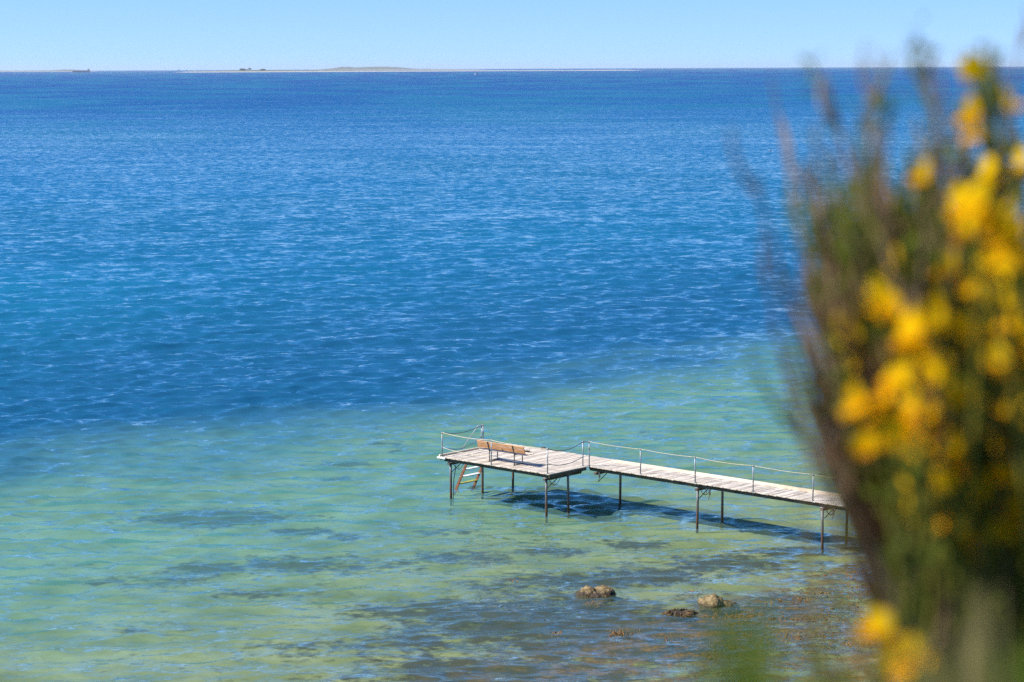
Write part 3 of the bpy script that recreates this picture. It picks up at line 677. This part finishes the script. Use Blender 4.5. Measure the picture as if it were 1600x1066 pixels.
def broom(name, base, label, tips, flowers, seed, density=1.0, fork=(1455, 1040, 1270, 0.42)):
    """tips: (u, v, distance, brown?) ends of main stems"""
    rr = random.Random(seed); root = empty(name, base)
    tag(root, label, 'shrub'); inv = Vector(base)
    g, b, lf, sp_ = MB(), MB(), MB(), MB()
    def leaf(p, s):
        d = Vector((rr.uniform(-1, 1), rr.uniform(-1, 1), rr.uniform(-.2, 1))).normalized(); w = d.cross(Vector((rr.uniform(-1, 1), rr.uniform(-1, 1), rr.uniform(-1, 1)))).normalized()
        lf.add([p, p + d * s * .5 + w * s * .22, p + d * s, p + d * s * .5 - w * s * .22], [(0, 1, 2, 3)])
    tr_ = MB()
    for k in range(5):                                                  # woody trunks from the ground to the fork
        e = at_depth(fork[0] + 28 * k, fork[1] + 20, (1.55 + .12 * k)) - inv
        tr_.tube(curve_pts((.03 * math.cos(k * 1.3), .03 * math.sin(k * 1.3), -.05), e, Vector((.02, 0, 0)), 8), [.011 - .0007 * j for j in range(9)], 7, False)
    tr_.build('trunk', M_BROWN, root, True)
    for (u, v, Y, br) in tips:
        tip = at_depth(u, v, Y * .8) - inv
        st = at_depth(fork[0] + (u - fork[2]) * fork[3] + rr.gauss(0, 22), fork[1] + rr.gauss(0, 45), (Y * .5 + 1.1) * .8) - inv
        bow = Vector((rr.uniform(-.03, .02), rr.uniform(-.04, .04), 0))
        pts = curve_pts(st, tip, bow, 10); r0 = rr.uniform(.0035, .006)
        rad = [r0 * (1 - .8 * k / 10) for k in range(11)]
        b.tube(pts[:6], rad[:6], 5, False); (b if br else g).tube(pts[5:], rad[5:], 5, False)      # woody below, green above
        for k in range(int(rr.randint(7, 12) * density * (.3 if u < 1268 else 1))):
            f = rr.uniform(.35, .97); i = int(f * 10); p = pts[i].lerp(pts[min(10, i + 1)], f * 10 - i)
            d = (pts[min(10, i + 1)] - pts[max(0, i - 1)]).normalized()
            l = rr.uniform(.06, .20) * (1.12 - f * .85)
            e = p + d * l * rr.uniform(.7, 1.0) + Vector((rr.uniform(-.26, .30), rr.uniform(-.4, .4), rr.uniform(-.05, .2))) * l * .75
            bq = br and rr.random() < (.55 if v < 450 else .93) or rr.random() < .12
            tw = curve_pts(p, e, Vector((rr.uniform(-.01, .01), rr.uniform(-.01, .01), -.004)), 4)
            (b if bq else g).tube(tw, [.0021, .0019, .0017, .0014, .0008], 4, False)
            if not bq:
                for q in range(rr.randint(5, 11)): leaf(tw[rr.randint(1, 4)] + Vector((rr.gauss(0, .004), rr.gauss(0, .004), rr.gauss(0, .008))), rr.uniform(.007, .015))
    # each flower spray hangs on a twig that starts from a stem point lower down
    nf = 0; ex = MB()
    for (u, v, Y) in flowers:
        p = at_depth(u, v, (Y - .22 if Y < 2.35 else 2.06) * .8) - inv
        q = p + Vector((rr.uniform(.0, .05), rr.uniform(-.03, .05), -rr.uniform(.10, .22)))
        if density < 1: q = st                                          # the low sprig is one small plant
        g.tube(curve_pts(q, p, Vector((.005, 0, 0)), 4), [.0022, .002, .0018, .0015, .001], 4, False)
        for k in range(6): leaf(q.lerp(p, rr.random()) + Vector((rr.gauss(0, .005), rr.gauss(0, .005), 0)), rr.uniform(.007, .014))
        for k in range(2 if density == 1 and Y < 2.2 and rr.random() < .75 else 1):
            s = rr.uniform(.78, 1.0); pp = p + (Vector((rr.gauss(0, .007), rr.gauss(0, .01), rr.gauss(0, .011))) if k else Vector((0, 0, 0)))
            ro = (rr.uniform(-.5, .5), rr.uniform(-.5, .4), rr.uniform(0, 6.28))
            if nf < 98:
                o = bpy.data.objects.new('flower', FLW); COL.objects.link(o); o.parent = root; o.location = pp; o.rotation_euler = ro; o.scale = (s, s, s); nf += 1
            else:
                M = Matrix.LocRotScale(pp, Euler(ro), Vector((s, s, s))); ex.add([M @ q.co for q in FLW.vertices], [tuple(f.vertices) for f in FLW.polygons])
    if ex.v: ex.build('blossom', M_FLOWER, root, True)['kind'] = 'stuff'
    if b.v: b.build('brown_stems', M_BROWN, root, True)
    g.build('green_stems', M_GREEN, root, True)
    lf.build('leaves', M_LEAF, root)
    return root

rr = random.Random(3)
tips = []
for u, v, Y, br in [(1440, 62, 2.15, 1), (1452, 95, 2.2, 1), (1470, 120, 2.25, 1), (1498, 80, 2.6, 1), (1545, 85, 2.3, 0), (1560, 120, 2.2, 0), (1525, 150, 2.2, 0), (1290, 120, 2.3, 1), (1275, 190, 2.3, 1), (1300, 230, 2.15, 1), (1355, 95, 2.3, 1), (1372, 130, 2.2, 1), (1385, 200, 2.1, 1),
                    (1268, 260, 2.2, 1), (1282, 330, 2.1, 1), (1205, 120, 2.6, 1), (1222, 200, 2.5, 1), (1178, 270, 2.0, 1), (1330, 300, 2.2, 0), (1345, 260, 2.3, 0), (1370, 250, 2.25, 0), (1440, 300, 2.2, 0), (1240, 380, 2.3, 1), (1190, 360, 2.2, 1), (1205, 500, 1.9, 1), (1215, 520, 2.0, 1), (1228, 560, 1.9, 1), (1598, 40, 2.4, 1)]:
    tips.append((u, v, Y, br))
for k in range(42):
    u = rr.uniform(1300, 1430); tips.append((u, rr.uniform(300, 660) + max(0, 1320 - u) * rr.uniform(0, 3), rr.uniform(2.0, 2.7), rr.random() < .8))
for k in range(22):
    tips.append((rr.uniform(1272, 1345), rr.uniform(240, 560), rr.uniform(2.0, 2.5), rr.random() < .85))
for k in range(60):
    tips.append((rr.uniform(1330, 1480), rr.uniform(260, 560), rr.uniform(2.1, 2.6), rr.random() < .25))
for k in range(180):
    u = 1355 + 310 * rr.random() ** 0.75; v = rr.uniform(230, 680) + max(0, 1400 - u) * rr.uniform(.4, 1.4)
    tips.append((u, v, rr.uniform(2.2, 2.95), rr.random() < .82))
for k in range(120):
    tips.append((rr.uniform(1420, 1680), rr.uniform(450, 800), rr.uniform(2.3, 2.9), rr.random() < .88))
fl = [(1517, 125, 2.3), (1573, 175, 2.3), (1529, 188, 2.3), (1538, 213, 2.3), (1586, 265, 2.6), (1533, 278, 2.6), (1448, 286, 2.6),
      (1521, 345, 2.05), (1524, 368, 2.05), (1515, 360, 2.1), (1573, 358, 2.05), (1580, 385, 2.05), (1566, 372, 2.1), (1549, 418, 2.1), (1592, 420, 2.1), (1552, 440, 2.2), (1556, 480, 2.4), (1598, 440, 2.1),
      (1383, 486, 2.15), (1392, 492, 2.2), (1355, 468, 2.5), (1410, 516, 2.2), (1428, 548, 2.1), (1437, 560, 2.1), (1431, 580, 2.15), (1314, 520, 2.4), (1318, 540, 2.5), (1332, 578, 2.4), (1386, 560, 2.5), (1446, 600, 2.15), (1462, 590, 2.2), (1440, 625, 2.2),
      (1378, 630, 2.05), (1382, 655, 2.05), (1379, 680, 2.05), (1386, 704, 2.1), (1355, 713, 2.2), (1430, 650, 2.15), (1425, 684, 2.15), (1441, 700, 2.2), (1432, 724, 2.2), (1450, 680, 2.3), (1491, 706, 2.25), (1550, 702, 2.5), (1512, 672, 2.6), (1464, 766, 2.15), (1472, 770, 2.2), (1506, 745, 2.4), (1480, 815, 2.2), (1477, 836, 2.25), (1402, 802, 2.6), (1551, 846, 2.6), (1597, 870, 2.3), (1520, 780, 2.7),
      (1578, 560, 2.7), (1590, 600, 2.8), (1545, 590, 2.8), (1575, 650, 2.8), (1595, 520, 2.5), (1530, 530, 2.7), (1598, 720, 2.6), (1585, 760, 2.7), (1410, 420, 2.7), (1480, 640, 2.6), (1500, 850, 2.7), (1428, 760, 2.5), (1590, 480, 2.3)]
for k in range(34):
    q = rr.random()
    if q < .4: fl.append((rr.gauss(1385 + 75 * rr.random(), 22), rr.uniform(480, 790), rr.uniform(2.15, 2.34)))
    else: fl.append((rr.uniform(1490, 1605), rr.uniform(330, 900), rr.uniform(2.15, 2.8)))
gz = float(terrain_z(np.array([0.52]), np.array([1.95]))[0])
broom('broom_shrub', (0.50, 1.95, gz - .03), 'tall blurred broom shrub with yellow flowers and brown twigs filling the right edge', tips, fl, 21, 1.0)
tips2 = [(1365, 965, 1.95, 0), (1405, 1000, 1.95, 0), (1390, 1040, 1.9, 0), (1340, 1030, 2.0, 1), (1440, 900, 2.0, 1), (1480, 960, 2.0, 1), (1420, 930, 2.1, 1), (1300, 1050, 1.9, 1)]
broom('broom_shrub', (0.33, 1.62, float(terrain_z(np.array([0.33]), np.array([1.62]))[0]) - .03), 'low broom sprig with yellow flowers near the bottom edge, in front of the tall broom', tips2, [(1368, 984, 1.95), (1373, 996, 1.97), (1408, 1040, 1.9), (1424, 1032, 1.9), (1434, 1026, 1.95)], 5, .6, (1400, 1180, 1365, .4))

# grass on the cliff edge
def blades(name, mat, spec, seed, label):
    rr = random.Random(seed); m = MB()
    for (u, v, Y, su, sv, n, w, lean) in spec:
        for k in range(n):
            y = Y * rr.uniform(.9, 1.12); t_ = at_depth(rr.gauss(u, su), v + abs(rr.gauss(0, sv)), y)
            bx, by = t_.x + rr.uniform(-.05, .05) + lean, y + rr.uniform(-.06, .06); bz = float(terrain_z(np.array([bx]), np.array([by]))[0])
            p0 = Vector((bx, by, bz)); pts = curve_pts(p0, t_, Vector((rr.uniform(-.04, .04), rr.uniform(-.03, .03), .02)), 6)
            ww = w * rr.uniform(.6, 1.2); ax = Vector((math.cos(rr.uniform(-.6, .6)), math.sin(rr.uniform(-.6, .6)), 0))
            vs = []; fs = []
            for i, p in enumerate(pts):
                h_ = ww * (1 - (i / 6) ** 1.6) * .5 + .0002; vs += [p - ax * h_, p + Vector((0, .25 * h_, 0)), p + ax * h_]
            for i in range(6):
                fs += [(i * 3, i * 3 + 1, i * 3 + 4, i * 3 + 3), (i * 3 + 1, i * 3 + 2, i * 3 + 5, i * 3 + 4)]
            m.add(vs, fs)
    return tag(m.build(name, mat, None, True), label, 'grass', kind='stuff')
blades('grass', M_GRASS, [(1160, 935, .95, 30, 45, 95, .007, 0), (1190, 900, 1.0, 16, 60, 14, .006, 0), (1590, 985, 1.25, 24, 40, 60, .006, .02), (1500, 1010, 1.15, 60, 30, 50, .006, 0), (1060, 1020, .8, 60, 25, 16, .004, 0), (1285, 1000, .9, 50, 30, 26, .005, 0), (1288, 880, .9, 10, 60, 7, .003, .02), (1340, 1040, 1.6, 60, 20, 16, .005, 0)], 31, 'blurred green grass blades along the bottom right edge')
blades('dry_grass', M_STRAW, [(1535, 900, 1.2, 24, 60, 50, .0045, .02), (1460, 970, 1.15, 50, 40, 70, .005, .02), (1310, 1010, 1.1, 50, 40, 20, .004, .03), (1230, 930, 2.0, 40, 60, 8, .003, .03), (1240, 540, 1.9, 8, 20, 3, .005, .12), (850, 990, .7, 170, 25, 14, .003, 0), (8, 985, .75, 14, 40, 8, .004, 0)], 33, 'straw coloured dry grass stalks along the bottom edge')

# ------------------------------------------------------------------ sea air: far things fade
m = MB(); m.box(-64000, 64000, -4200, 45000, -10, 80)
HZ = m.build('haze', None); HZ['kind'] = 'stuff'
t = NT('haze air'); pv = t.n('ShaderNodeVolumePrincipled', inp={'Color': (0.86, 0.93, 1.0, 1), 'Density': 1.8e-5, 'Anisotropy': 0.2})
t.t.links.new(pv.outputs[0], t.out.inputs['Volume']); HZ.data.materials.append(t.m)
